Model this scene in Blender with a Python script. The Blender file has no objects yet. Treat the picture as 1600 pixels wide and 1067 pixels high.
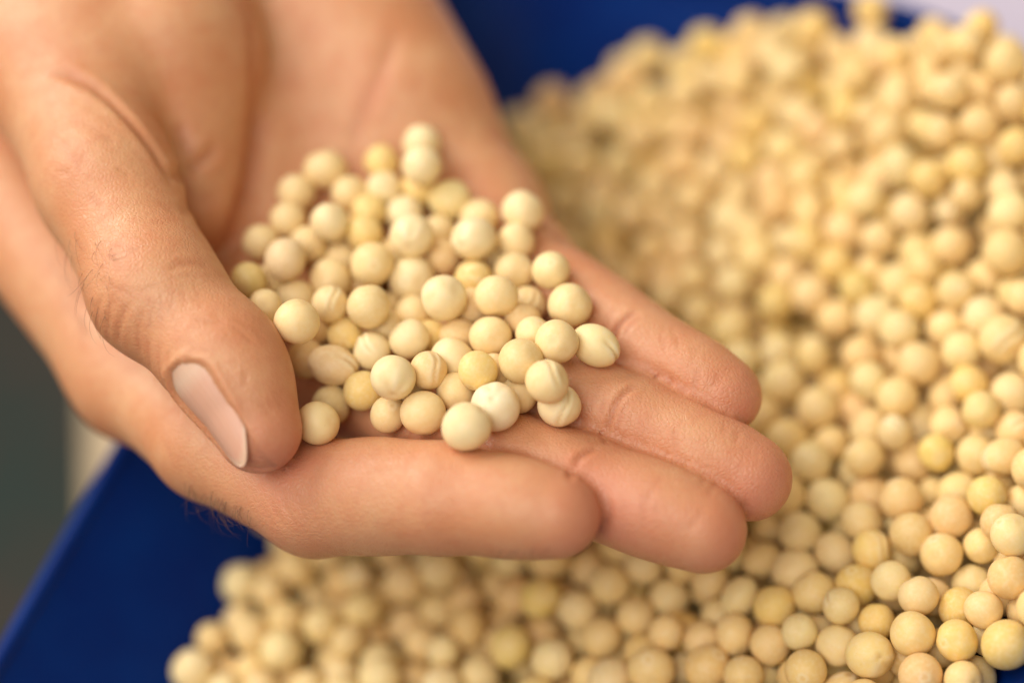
import bpy, math, random
import numpy as np
from mathutils import Vector, Matrix

random.seed(7)
RNG = np.random.default_rng(11)
SC = bpy.context.scene
COL = SC.collection
MM = 0.001                                   # all layout below is in millimetres

# ------------------------------------------------------------------ camera
D0, FOCAL, PITCH, ROLL = 450.0, 88.0, math.radians(48), math.radians(20)
fwd = np.array([0, math.cos(PITCH), -math.sin(PITCH)])
_r0 = np.array([1.0, 0, 0]); _u0 = np.array([0, math.sin(PITCH), math.cos(PITCH)])
rgt = math.cos(ROLL) * _r0 - math.sin(ROLL) * _u0
upv = math.sin(ROLL) * _r0 + math.cos(ROLL) * _u0
ORG = np.array([0, 0, 110.0])                # the point in focus, 110 mm above the table
CAMP = ORG - fwd * D0
BASIS = np.stack([rgt, -upv, fwd])           # rows: right, down, away
KPX = 36.0 / FOCAL / 1600.0

def C(px, py, d):
    """hand-space point (mm; right, down, away from lens) seen at photo pixel px,py, d mm behind focus"""
    Z = D0 + d
    return np.array([(px - 800) * KPX * Z, (py - 533.5) * KPX * Z, Z])

def to_world(q):
    return CAMP + np.asarray(q) @ BASIS

def to_cam(w):
    return (np.asarray(w) - CAMP) @ BASIS.T

def on_plane(px, py, z):
    q = C(px, py, 0); v = q @ BASIS
    return CAMP + v * ((z - CAMP[2]) / v[2])

cam = bpy.data.cameras.new('camera')
camo = bpy.data.objects.new('camera', cam); COL.objects.link(camo)
M = Matrix(((rgt[0], upv[0], -fwd[0], CAMP[0] * MM), (rgt[1], upv[1], -fwd[1], CAMP[1] * MM),
            (rgt[2], upv[2], -fwd[2], CAMP[2] * MM), (0, 0, 0, 1)))
camo.matrix_world = M
cam.lens = FOCAL; cam.sensor_width = 36.0
cam.clip_start = 0.02; cam.clip_end = 50.0
cam.dof.use_dof = True
cam.dof.focus_distance = (D0 - 2.0) * MM
cam.dof.aperture_fstop = 3.0
SC.camera = camo

# ------------------------------------------------------------------ light: soft daylight from windows
w = bpy.data.worlds.new('World'); SC.world = w; w.use_nodes = True
bg = w.node_tree.nodes['Background']
bg.inputs[0].default_value = (1.0, 0.77, 0.48, 1); bg.inputs[1].default_value = 0.39

def area(name, loc, target, sx, sy, power, colr):
    l = bpy.data.lights.new(name, 'AREA'); l.shape = 'RECTANGLE'; l.size = sx; l.size_y = sy
    l.energy = power; l.color = colr
    o = bpy.data.objects.new(name, l); COL.objects.link(o)
    o.location = loc
    o.rotation_euler = (Vector(target) - Vector(loc)).to_track_quat('-Z', 'Y').to_euler()
    return o

area('window_light', (-0.62, 0.78, 1.2), (0, 0, 0.1), 1.0, 1.0, 23.0, (1.0, 0.97, 0.92))
area('room_light', (-0.4, -0.65, 1.35), (0, 0, 0.1), 1.1, 1.1, 17.0, (1.0, 0.97, 0.93))

SC.cycles.max_bounces = 6; SC.cycles.diffuse_bounces = 4; SC.cycles.glossy_bounces = 2; SC.cycles.transmission_bounces = 2
SC.cycles.caustics_reflective = False; SC.cycles.caustics_refractive = False
SC.view_settings.view_transform = 'Standard'
SC.view_settings.look = 'None'
SC.view_settings.exposure = -0.06
SC.view_settings.gamma = 1.0
SC.view_settings.use_curve_mapping = False

# ------------------------------------------------------------------ helpers
def mesh_from(name, verts, faces, smooth=True):
    me = bpy.data.meshes.new(name)
    verts = np.asarray(verts, np.float32); faces = np.asarray(faces, np.int32)
    n, k = faces.shape
    me.vertices.add(len(verts)); me.vertices.foreach_set('co', verts.ravel())
    me.loops.add(n * k); me.loops.foreach_set('vertex_index', faces.ravel())
    me.polygons.add(n)
    me.polygons.foreach_set('loop_start', np.arange(0, n * k, k, dtype=np.int32))
    me.polygons.foreach_set('loop_total', np.full(n, k, np.int32))
    if smooth:
        me.polygons.foreach_set('use_smooth', np.ones(n, bool))
    me.update(calc_edges=True); me.validate()
    return me

def put(name, me, mat=None, parent=None, **props):
    o = bpy.data.objects.new(name, me); COL.objects.link(o)
    if mat is not None:
        me.materials.clear(); me.materials.append(mat)
    if parent is not None:
        o.parent = parent
    for k, v in props.items():
        o[k] = v
    return o

class NT:
    """tiny node-tree writer"""
    def __init__(s, name):
        s.m = bpy.data.materials.new(name); s.m.use_nodes = True
        s.t = s.m.node_tree; s.b = s.t.nodes['Principled BSDF']; s.out = s.t.nodes['Material Output']
    def n(s, kind, **kw):
        nd = s.t.nodes.new(kind)
        for k, v in kw.items():
            if k.startswith('_'):
                nd.inputs[k[1:].replace('_', ' ')].default_value = v
            else:
                setattr(nd, k, v)
        return nd
    def l(s, a, b):
        s.t.links.new(a, b)
    def ramp(s, fac, stops):
        r = s.n('ShaderNodeValToRGB'); cr = r.color_ramp
        while len(cr.elements) < len(stops):
            cr.elements.new(0.5)
        for e, (p, c) in zip(cr.elements, stops):
            e.position = p; e.color = (*c, 1) if len(c) == 3 else c
        s.l(fac, r.inputs[0]); return r.outputs[0]
    def mix(s, fac, a, b, mode='MIX'):
        m = s.n('ShaderNodeMix', data_type='RGBA', blend_type=mode)
        for v, i in ((fac, 0), (a, 6), (b, 7)):
            if hasattr(v, 'is_linked'): s.l(v, m.inputs[i])
            else: m.inputs[i].default_value = (*v, 1) if isinstance(v, tuple) else v
        return m.outputs[2]
    def noise(s, vec, scale, detail=2, rough=0.5):
        n = s.n('ShaderNodeTexNoise', _Scale=scale, _Detail=detail, _Roughness=rough)
        if vec is not None: s.l(vec, n.inputs['Vector'])
        return n
    def math(s, op, a, b=0.0):
        m = s.n('ShaderNodeMath', operation=op)
        for v, i in ((a, 0), (b, 1)):
            if hasattr(v, 'is_linked'): s.l(v, m.inputs[i])
            else: m.inputs[i].default_value = v
        return m.outputs[0]
    def bump(s, h, dist, strength=1.0, prev=None):
        b = s.n('ShaderNodeBump', _Distance=dist, _Strength=strength)
        s.l(h, b.inputs['Height'])
        if prev is not None: s.l(prev, b.inputs['Normal'])
        return b.outputs[0]

# ------------------------------------------------------------------ setting: table, floor, cloth
RIM = 70.0
_ta = math.radians(52.5)                      # how the tub is turned on the table
S_AX = np.array([math.cos(_ta), math.sin(_ta)]); N_AX = np.array([-math.sin(_ta), math.cos(_ta)])
S0, S1, N0, N1 = -175.0, 137.0, -103.5, 95.0
RCS = (42.0, 60.0, 80.0, 98.0)

def loop(off, z, n=12):
    """rounded rectangle of the tub, off mm outside the rim line"""
    pts = []
    s0, s1, n0, n1 = S0 - off, S1 + off, N0 - off, N1 + off
    for (cs, cn, a0, r) in ((s1, n1, 0, RCS[0]), (s0, n1, 90, RCS[1]), (s0, n0, 180, RCS[2]), (s1, n0, 270, RCS[3])):
        r = max(r + off, 2.0)
        cs = cs - r if cs == s1 else cs + r
        cn = cn - r if cn == n1 else cn + r
        for i in range(n + 1):
            a = math.radians(a0 + 90 * i / n)
            p = (cs + r * math.cos(a)) * S_AX + (cn + r * math.sin(a)) * N_AX
            pts.append((p[0], p[1], z))
    # even out long sides with extra points
    out = []
    for i, p in enumerate(pts):
        q = pts[(i + 1) % len(pts)]
        m = max(1, int(math.dist(p, q) / 12))
        for k in range(m):
            out.append(tuple(np.array(p) + (np.array(q) - np.array(p)) * k / m))
    return out

LN = len(loop(0, 0))
def resample(pts, n):
    P = np.array(pts + [pts[0]]); d = np.r_[0, np.cumsum(np.linalg.norm(np.diff(P, axis=0), axis=1))]
    t = np.linspace(0, d[-1], n + 1)[:-1]
    return np.stack([np.interp(t, d, P[:, i]) for i in range(3)], 1)

def skin_loops(prof, n=240, caps=()):
    rows = [resample(loop(o, z), n) for o, z in prof]
    V = np.concatenate(rows); F = []
    for j in range(len(rows) - 1):
        for i in range(n):
            k = (i + 1) % n
            F.append((j * n + i, j * n + k, (j + 1) * n + k, (j + 1) * n + i))
    return V, F

def mat_tub():
    t = NT('blue plastic')
    g = t.n('ShaderNodeNewGeometry')
    n1 = t.noise(g.outputs['Position'], 60, 3)
    c = t.mix(n1.outputs[0], (0.0002, 0.008, 0.10), (0.0004, 0.030, 0.19))
    t.l(c, t.b.inputs['Base Color'])
    t.b.inputs['Roughness'].default_value = 0.45; t.b.inputs['Specular IOR Level'].default_value = 0.12
    n2 = t.noise(g.outputs['Position'], 900, 2)
    t.l(t.bump(n2.outputs[0], 0.00008, 0.5), t.b.inputs['Normal'])
    return t.m
M_TUB = mat_tub()
V, F = skin_loops([(-3.0, RIM - 2.2), (-5.6, RIM - 6), (-19, RIM - 22.5), (-34.6, RIM - 42), (-47, 12), (-51, 8), (-56, 5.4), (-62, 4.6)])
nb = len(V)
Vl = [tuple(v) for v in V]; Fl = list(F)
# inside floor, outer wall and underside
V2, F2 = skin_loops([(-62, 4.6), (-80, 4.4), (-97.5, 4.3)])
Fl += [tuple(i + len(Vl) for i in f) for f in F2]; Vl += [tuple(v) for v in V2]
V3, F3 = skin_loops([(-97.5, 1.2), (-62, 1.0), (-54, 2), (-47, 6), (-32, 25), (-3.4, RIM - 9), (0.2, RIM - 4)])
Fl += [tuple(i + len(Vl) for i in f) for f in F3]; Vl += [tuple(v) for v in V3]
tub = put('storage_tub', mesh_from('storage_tub', np.array(Vl) * MM, np.array(Fl)), M_TUB,
          label='blue plastic tub filled with dried peas below the hand', category='tub')
prof = [(-3.0, RIM - 2.2)] + [(-1.1 - 1.9 * math.cos(a), RIM - 1.9 + 1.9 * math.sin(a)) for a in np.linspace(0.2, math.pi - 0.2, 9)] + \
       [(0.8, RIM - 2.2), (0.9, RIM - 5), (0.2, RIM - 5.2), (0.2, RIM - 4)]
V, F = skin_loops(prof)
put('rim', mesh_from('rim', V * MM, np.array(F)), M_TUB, tub)

def table_mesh(name, e0, e1, nrm, width, th, rad):
    """table top with a rounded front edge"""
    prof = [(width, 0.0)] + [(rad - rad * math.sin(a), -rad + rad * math.cos(a)) for a in np.linspace(0, math.pi / 2, 12)] + [(0, -th), (width, -th)]
    V = [(*(e + nrm * o), z) for e in (e0, e1) for o, z in prof]; n = len(prof)
    F = [(i, (i + 1) % n, n + (i + 1) % n, n + i) for i in range(n)]
    return mesh_from(name, np.array(V) * MM, np.array(F))

def mat_table():
    t = NT('pale wood table')
    tc = t.n('ShaderNodeTexCoord'); mp = t.n('ShaderNodeMapping'); mp.inputs['Scale'].default_value = (6, 60, 6)
    t.l(tc.outputs['Object'], mp.inputs[0])
    n = t.noise(mp.outputs[0], 4, 4)
    t.l(t.ramp(n.outputs[0], [(0.3, (0.44, 0.34, 0.22)), (0.7, (0.54, 0.42, 0.28))]), t.b.inputs['Base Color'])
    t.b.inputs['Roughness'].default_value = 0.6
    return t.m
def mat_floor():
    t = NT('dark floor')
    g = t.n('ShaderNodeNewGeometry')
    n = t.noise(g.outputs['Position'], 22, 8, 0.75)
    t.l(t.ramp(n.outputs[0], [(0.40, (0.006, 0.05, 0.05)), (0.5, (0.035, 0.038, 0.034)), (0.62, (0.10, 0.05, 0.04))]), t.b.inputs['Base Color'])
    t.b.inputs['Roughness'].default_value = 0.8
    return t.m
a = on_plane(62, 300, 0); b = on_plane(50, 900, 0)
dv = (b - a)[:2]; dv /= np.linalg.norm(dv); nrm = np.array([-dv[1], dv[0]])
if nrm[0] < 0: nrm = -nrm
e0 = a[:2] - dv * 700; e1 = a[:2] + dv * 900
put('table', table_mesh('table', e0, e1, nrm, 1300, 46, 42), mat_table(), kind='structure')
fl = put('floor', mesh_from('floor', np.array([(-4, -4, -.75), (4, -4, -.75), (4, 4, -.75), (-4, 4, -.75)]), np.array([(0, 1, 2, 3)]), False), mat_floor(), kind='structure')

def mat_cloth():
    t = NT('pale lilac cloth')
    g = t.n('ShaderNodeNewGeometry')
    n = t.noise(g.outputs['Position'], 400, 2)
    t.l(t.mix(n.outputs[0], (0.50, 0.45, 0.58), (0.58, 0.53, 0.66)), t.b.inputs['Base Color'])
    t.b.inputs['Roughness'].default_value = 0.9
    t.l(t.bump(n.outputs[0], 0.0004, 0.4), t.b.inputs['Normal'])
    return t.m
nx, ny = 50, 40
cs = []
for top in (1, 0):
    for j in range(ny + 1):
        for i in range(nx + 1):
            s = 170 + 380 * i / nx; n = -330 + 520 * j / ny
            z = 2.2 + 1.4 * math.sin(s / 37 + n / 60) * math.sin(n / 43 - s / 90) + 0.9 * math.sin(n / 17 + s / 25)
            p = s * S_AX + n * N_AX
            cs.append((p[0], p[1], max(z, 0.9) if top else max(z, 0.9) - 0.6))
fc = []
W1 = nx + 1; K = W1 * (ny + 1)
for j in range(ny):
    for i in range(nx):
        q = (j * W1 + i, j * W1 + i + 1, (j + 1) * W1 + i + 1, (j + 1) * W1 + i)
        fc.append(q); fc.append(tuple(x + K for x in q[::-1]))
put('cloth', mesh_from('cloth', np.array(cs) * MM, np.array(fc)), mat_cloth(), label='pale lilac cloth lying on the table behind the blue tub', category='cloth')

# ------------------------------------------------------------------ hand: one skin grown from a bone skeleton
# every joint: photo pixel, mm behind the focus plane, radius in mm
def J(px, py, d, r):
    return np.array([*C(px, py, d), r])

WUP = np.array([rgt[2], -upv[2], fwd[2]])    # world up, in hand space

def cone(p, a, b):
    ba = b[:3] - a[:3]
    t = np.clip(((p - a[:3]) @ ba) / (ba @ ba), 0, 1)
    return np.linalg.norm(p - a[:3] - t[:, None] * ba, axis=1) - (a[3] + (b[3] - a[3]) * t)

def ell(p, c, axes, rad):
    """ellipsoid: axes rows are unit vectors"""
    q = ((p - c) @ np.asarray(axes).T) / np.asarray(rad)
    k0 = np.linalg.norm(q, axis=1); k1 = np.linalg.norm(q / np.asarray(rad), axis=1)
    return k0 * (k0 - 1) / np.maximum(k1, 1e-6)

def smin(a, b, k):
    h = np.maximum(k - np.abs(a - b), 0) / k
    return np.minimum(a, b) - h * h * k * 0.25

def chain(p, js, k=4.0):
    d = cone(p, js[0], js[1])
    for i in range(1, len(js) - 1):
        d = smin(d, cone(p, js[i], js[i + 1]), k)
    return d

def frame(a, b, n):
    t = (b - a) / np.linalg.norm(b - a)
    n = n - t * (n @ t); n /= np.linalg.norm(n)
    return np.array([t, np.cross(n, t), n])

FING = {
 'index':  [J(215, 585, 34, 11), J(330, 690, 16, 10.6), J(492, 779, 6, 10.2), J(690, 778, -6, 9.6), J(872, 806, -13, 7.4)],
 'middle': [J(440, 480, 38, 10.5), J(580, 610, 22, 10.2), J(700, 706, 8, 9.4), J(905, 756, -1, 8.7), J(1100, 828, -8, 7.6)],
 'ring':   [J(600, 410, 44, 10), J(720, 520, 28, 9.6), J(810, 598, 15, 8.8), J(985, 656, 6, 8.1), J(1172, 748, 0, 7.6)],
 'pinky':  [J(752, 338, 50, 10), J(820, 405, 36, 8.6), J(885, 462, 25, 7.9), J(1008, 545, 13, 7.2), J(1134, 620, 7, 6.6)],
}
THUMB = [J(95, 90, 42, 16), J(165, 285, 18, 12.5), J(243, 455, 4, 11.4), J(343, 556, -2, 9.8), J(404, 672, -6, 7.7)]
UPN = np.array([-0.2, -0.62, -0.75])

def palm_sdf(p):
    d = cone(p, J(430, -160, 86, 16), J(756, 338, 50, 11))          # fifth metacarpal
    d = smin(d, cone(p, J(380, -160, 86, 17), J(600, 410, 46, 11)), 9)
    d = smin(d, cone(p, J(330, -160, 82, 17), J(440, 480, 42, 11)), 9)
    d = smin(d, cone(p, J(-40, 250, 60, 12), J(215, 585, 34, 11.2)), 9)   # second metacarpal
    d = smin(d, cone(p, J(215, 585, 36, 10), J(440, 480, 40, 10)), 9)
    d = smin(d, cone(p, J(440, 480, 42, 10), J(600, 410, 46, 10)), 9)
    d = smin(d, cone(p, J(600, 410, 46, 10), J(752, 338, 50, 9)), 9)
    d = smin(d, cone(p, J(200, 250, 62, 14), J(330, 560, 46, 11)), 9)
    d = smin(d, cone(p, J(330, 560, 45, 11), J(520, 640, 31, 10)), 6)
    hy = cone(p, J(465, -70, 76, 19), J(628, 168, 58, 15))          # heel on the little-finger side
    d = smin(d, hy, 10)
    wr = cone(p, J(150, -420, 96, 27), J(250, -120, 80, 26))
    return smin(d, wr, 14)

def thumb_sdf(p):
    t = chain(p, THUMB, 5.0)
    a, b = THUMB[3], THUMB[4]
    fr = frame(a[:3], b[:3], np.array([0.75, -0.35, -0.5]))
    t = smin(t, ell(p, a[:3] * 0.62 + b[:3] * 0.38 + fr[2] * 1.8, fr, (10.5, 8.6, 8.8)), 4.0)
    return t

def hand_sdf(p):
    pal = palm_sdf(p)
    the = cone(p, J(215, -120, 66, 22), J(262, 90, 44, 16.5))       # ball of the thumb
    the = smin(the, cone(p, J(262, 90, 44, 16.5), J(300, 330, 36, 9)), 8)
    pal = smin(pal, the, 3.5)
    out = pal
    for name, js in FING.items():
        f = chain(p, js, 3.0)
        for i in (2, 3):                                            # soft pads between the finger creases
            a, b = js[i], js[i + 1]
            fr = frame(a[:3], b[:3], UPN)
            L = np.linalg.norm(b[:3] - a[:3]); r = (a[3] + b[3]) / 2
            c = a[:3] + (b[:3] - a[:3]) * (0.5 if i == 2 else 0.58) + fr[2] * r * 0.16
            f = smin(f, ell(p, c, fr, (L * 0.52, r * 0.88, r * 0.93)), 5.0)
        f = smin(f, pal, 7.0 if name != 'index' else 5.0)
        out = smin(out, f, 1.2)
    t = thumb_sdf(p)
    t = smin(t, cone(p, J(150, -120, 64, 22), J(95, 90, 44, 16)), 12)
    t = smin(t, cone(p, J(170, -130, 64, 24), J(188, 118, 39, 15)), 9)          # flesh between thumb bone and ball
    tp = smin(t, pal, 4.0)
    return smin(out, tp, 0.9)

def eval_sdf(p, fn=hand_sdf, chunk=200000):
    return np.concatenate([fn(p[i:i + chunk]) for i in range(0, len(p), chunk)])

def grad(p, fn=hand_sdf, e=0.15):
    k = np.array([[1, -1, -1], [-1, -1, 1], [-1, 1, -1], [1, 1, 1.0]])
    g = sum(kk * eval_sdf(p + kk * e, fn)[:, None] for kk in k)
    return g / np.maximum(np.linalg.norm(g, axis=1, keepdims=True), 1e-9)

def surface_nets(fn, lo, hi, h):
    n = np.ceil((hi - lo) / h).astype(int) + 1
    ax = [lo[i] + h * np.arange(n[i]) for i in range(3)]
    # coarse pass first so that only boxes near the skin are sampled finely
    F = np.full(n, 50.0)
    B = 6
    cb = [np.arange(0, n[i], B) for i in range(3)]
    cc = np.stack(np.meshgrid(*[lo[i] + h * (cb[i] + B / 2) for i in range(3)], indexing='ij'), -1)
    sd = eval_sdf(cc.reshape(-1, 3), fn).reshape(cc.shape[:3])
    near = np.abs(sd) < B * h * 1.5
    F = np.repeat(np.repeat(np.repeat(np.where(sd < 0, -50.0, 50.0), B, 0), B, 1), B, 2)[:n[0], :n[1], :n[2]].copy()
    mk = np.repeat(np.repeat(np.repeat(near, B, 0), B, 1), B, 2)[:n[0], :n[1], :n[2]]
    ii = np.argwhere(mk)
    F[mk] = eval_sdf(lo + ii * h, fn)
    S = F < 0
    cs = np.zeros(np.array(F.shape) - 1); acc = np.zeros(cs.shape + (3,))
    sl = lambda o: tuple(slice(o[i], F.shape[i] - 1 + o[i]) for i in range(3))
    for axis in range(3):
        for da in (0, 1):
            for db in (0, 1):
                o0 = [0, 0, 0]; oth = [i for i in range(3) if i != axis]
                o0[oth[0]] = da; o0[oth[1]] = db
                o1 = list(o0); o1[axis] = 1
                f0, f1 = F[sl(o0)], F[sl(o1)]
                x = (f0 < 0) != (f1 < 0)
                t = np.where(x, f0 / np.where(x, f0 - f1, 1), 0)
                cs += x
                for i in range(3):
                    acc[..., i] += np.where(x, o0[i] + (t if i == axis else 0), 0)
    act = cs > 0
    idx = -np.ones(cs.shape, np.int64); idx[act] = np.arange(act.sum())
    V = lo + h * (np.argwhere(act) + acc[act] / cs[act][:, None])
    quads = []
    for axis in range(3):
        a, b = [(1, 2), (2, 0), (0, 1)][axis]
        s0 = [slice(1, -1)] * 3; s1 = [slice(1, -1)] * 3
        s0[axis] = slice(0, F.shape[axis] - 1); s1[axis] = slice(1, F.shape[axis])
        x = S[tuple(s0)] != S[tuple(s1)]
        pos = np.argwhere(x) + np.array([0 if i == axis else 1 for i in range(3)])
        inside = S[tuple(pos.T)]
        ea = np.eye(3, dtype=int)[a]; eb = np.eye(3, dtype=int)[b]
        q = np.stack([idx[tuple((pos - ea - eb).T)], idx[tuple((pos - eb).T)], idx[tuple(pos.T)], idx[tuple((pos - ea).T)]], 1)
        q = np.where(inside[:, None], q, q[:, ::-1])
        quads.append(q[(q >= 0).all(1)])
    return V, np.concatenate(quads)

def subdivide(V, Q):
    E = np.stack([Q, np.roll(Q, -1, 1)], -1).reshape(-1, 2)
    Es = np.sort(E, 1); key = Es[:, 0] * len(V) + Es[:, 1]
    u, inv = np.unique(key, return_inverse=True)
    em = (V[u // len(V)] + V[u % len(V)]) / 2
    fc = V[Q].mean(1)
    ei = (len(V) + inv).reshape(-1, 4); fi = len(V) + len(u) + np.arange(len(Q))
    nq = []
    for k in range(4):
        nq.append(np.stack([Q[:, k], ei[:, k], fi, ei[:, k - 1]], 1))
    return np.concatenate([V, em, fc]), np.concatenate(nq)

def relax(V, Q, it=1, f=0.5):
    i = np.concatenate([Q[:, k] for k in range(4)] * 2)
    j = np.concatenate([Q[:, (k + 1) % 4] for k in range(4)] + [Q[:, k - 1] for k in range(4)])
    c = np.maximum(np.bincount(i, minlength=len(V)), 1)
    for _ in range(it):
        s = np.stack([np.bincount(i, V[j, k], len(V)) for k in range(3)], 1)
        V = V + f * (s / c[:, None] - V)
    return V

def project(V, it=2):
    for _ in range(it):
        V = V - np.clip(eval_sdf(V), -1.5, 1.5)[:, None] * grad(V) * 0.9
    return V

HLO = np.array([-135., -166., 395.]); HHI = np.array([70., 55., 590.])
HV, HQ = surface_nets(hand_sdf, HLO, HHI, 1.25)
HV = project(relax(HV, HQ, 1), 2)
HV, HQ = subdivide(HV, HQ)
HV = project(relax(HV, HQ, 1, 0.4), 2)
HN = grad(HV)

# ---- creases, nail bed, flush: worked into the skin mesh itself
def pix(V):
    return np.stack([800 + V[:, 0] / V[:, 2] / KPX, 533.5 + V[:, 1] / V[:, 2] / KPX], 1)
_view = HV / np.linalg.norm(HV, axis=1, keepdims=True)
_front = np.where((HN * _view).sum(1) < -0.05)[0]
_fp = pix(HV[_front])

def on_skin(px, py):
    d = np.hypot(_fp[:, 0] - px, _fp[:, 1] - py)
    c = _front[d < 9]
    if len(c) == 0:
        c = _front[np.argsort(d)[:4]]
    return HV[c[HV[c, 2] < HV[c, 2].min() + 1.2]].mean(0)

def skin_line(pts, step=4.0):
    P = np.array(pts, float); out = []
    for a, b in zip(P[:-1], P[1:]):
        m = max(1, int(np.hypot(*(b - a)) / step))
        for k in range(m):
            out.append(on_skin(*(a + (b - a) * k / m)))
    out.append(on_skin(*P[-1]))
    Q = np.array(out)
    for _ in range(4):
        Q[1:-1] = (Q[:-2] + Q[1:-1] * 2 + Q[2:]) / 4
    return Q

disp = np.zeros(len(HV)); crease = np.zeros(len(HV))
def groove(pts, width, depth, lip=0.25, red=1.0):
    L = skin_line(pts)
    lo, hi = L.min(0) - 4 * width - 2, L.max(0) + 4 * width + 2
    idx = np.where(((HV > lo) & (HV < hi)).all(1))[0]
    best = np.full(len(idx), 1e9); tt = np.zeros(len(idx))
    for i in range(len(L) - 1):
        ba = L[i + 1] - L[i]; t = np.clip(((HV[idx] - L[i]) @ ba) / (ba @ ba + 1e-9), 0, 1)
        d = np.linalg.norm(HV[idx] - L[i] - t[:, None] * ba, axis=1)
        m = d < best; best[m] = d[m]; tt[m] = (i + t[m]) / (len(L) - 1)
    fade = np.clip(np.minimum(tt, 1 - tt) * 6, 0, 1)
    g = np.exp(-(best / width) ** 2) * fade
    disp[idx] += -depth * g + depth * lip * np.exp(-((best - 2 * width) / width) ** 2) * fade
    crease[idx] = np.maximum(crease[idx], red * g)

groove([(394, -30), (402, 60), (404, 140), (400, 220), (388, 300), (368, 360), (348, 408)], 2.2, 0.9, 0.1, 0.8)
groove([(60, 112), (110, 118), (150, 136), (182, 160), (212, 192), (240, 228), (262, 264), (276, 292)], 1.1, 0.6, 0.35, 0.8)
groove([(262, 272), (285, 272), (308, 258), (330, 236), (345, 226)], 1.2, 0.7, 0.3, 0.6)
groove([(280, 190), (282, 215), (292, 238), (304, 250)], 1.3, 0.4, 0.3, 0.4)
groove([(285, 330), (315, 312), (342, 310)], 1.2, 0.25, 0.3, 0.3)
groove([(624, 40), (600, 100), (576, 160), (556, 210), (544, 244)], 1.8, 0.5, 0.1, 0.6)
groove([(500, 20), (470, 90), (455, 150)], 2.5, 0.22, 0.1, 0.25)
groove([(1000, 486), (980, 494), (965, 512), (955, 536), (952, 562)], 0.6, 0.6, 0.3, 0.9)
groove([(1002, 494), (985, 504), (974, 522)], 0.5, 0.25, 0.2, 0.5)
groove([(1000, 596), (976, 612), (958, 640), (948, 672), (946, 694)], 0.6, 0.55, 0.3, 0.85)
groove([(985, 618), (968, 648), (960, 680)], 0.5, 0.22, 0.2, 0.4)
groove([(938, 694), (915, 706), (898, 724), (888, 750)], 0.65, 0.45, 0.3, 0.75)
groove([(1045, 505), (1060, 530), (1062, 548)], 0.5, 0.1, 0.2, 0.2)
_R = np.random.default_rng(8)
for cx_, cy_, sp_, ang_ in ((1090, 560, 60, 1.9), (1090, 690, 70, 1.9), (1000, 800, 70, 1.9), (920, 640, 35, 1.8), (560, 120, 90, 2.0), (470, 180, 70, 1.8), (700, 190, 70, 1.1), (200, 330, 80, 0.7), (360, 500, 60, 0.6), (110, 260, 70, 0.6), (430, 620, 40, 1.2)):
    for _ in range(5):                                             # faint lines every palm carries
        x_, y_ = cx_ + _R.normal(0, sp_ * 0.5), cy_ + _R.normal(0, sp_ * 0.4); a_ = ang_ + _R.normal(0, 0.3); l_ = _R.uniform(10, 30)
        groove([(x_ - math.cos(a_) * l_, y_ - math.sin(a_) * l_), (x_ + _R.normal(0, 2), y_ + _R.normal(0, 2)), (x_ + math.cos(a_) * l_, y_ + math.sin(a_) * l_)], _R.uniform(0.4, 0.6), _R.uniform(0.05, 0.14), 0.2, 0.3)
# thumb knuckle
for pts, w_, d_ in (
    ([(160, 458), (148, 482), (146, 508), (152, 528)], 0.6, 0.28), ([(204, 470), (190, 496), (182, 520), (180, 545)], 0.6, 0.36),
    ([(226, 478), (219, 502), (214, 530), (216, 560)], 0.5, 0.24), ([(178, 462), (168, 490), (164, 520), (166, 540)], 0.5, 0.2),
    ([(250, 532), (245, 556), (244, 580), (250, 604)], 0.5, 0.22), ([(232, 530), (228, 556), (230, 584)], 0.45, 0.18),
    ([(262, 548), (262, 580), (268, 606)], 0.45, 0.16), ([(240, 470), (236, 495), (234, 518)], 0.45, 0.14),
    ([(258, 424), (284, 412), (310, 409), (336, 418)], 0.8, 0.30), ([(262, 440), (286, 430), (312, 430)], 0.5, 0.10),
    ([(150, 440), (172, 446), (196, 456), (214, 470)], 0.6, 0.16), ([(256, 452), (250, 480), (252, 508)], 0.45, 0.12),
    ([(196, 452), (214, 456), (236, 452), (252, 444)], 0.5, 0.12), ([(272, 446), (268, 474), (272, 500)], 0.45, 0.10),
    ([(288, 440), (286, 466), (292, 492)], 0.4, 0.08), ([(304, 438), (306, 462), (314, 486)], 0.4, 0.08),
    ([(100, 180), (140, 196), (180, 226)], 1.2, 0.15), ([(60, 200), (100, 232), (150, 262)], 1.2, 0.12),
    ([(420, 776), (432, 800), (446, 824)], 0.5, 0.14), ([(438, 772), (452, 798), (468, 826)], 0.5, 0.14), ([(404, 784), (418, 808), (428, 826)], 0.5, 0.12),
    ([(462, 768), (474, 796), (486, 822)], 0.4, 0.08), ([(250, 690), (262, 700), (270, 722)], 0.6, 0.10)):
    groove(pts, w_, d_ * 0.6, 0.3, 0.35 if d_ > 0.15 else 0.2)

# the lines where two fingers press together
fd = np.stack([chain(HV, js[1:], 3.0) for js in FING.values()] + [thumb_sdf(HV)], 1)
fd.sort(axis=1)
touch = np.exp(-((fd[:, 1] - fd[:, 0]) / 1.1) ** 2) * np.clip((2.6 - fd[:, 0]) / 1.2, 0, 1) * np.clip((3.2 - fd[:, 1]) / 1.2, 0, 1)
disp -= 0.7 * touch; crease = np.maximum(crease, 0.75 * touch)

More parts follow.
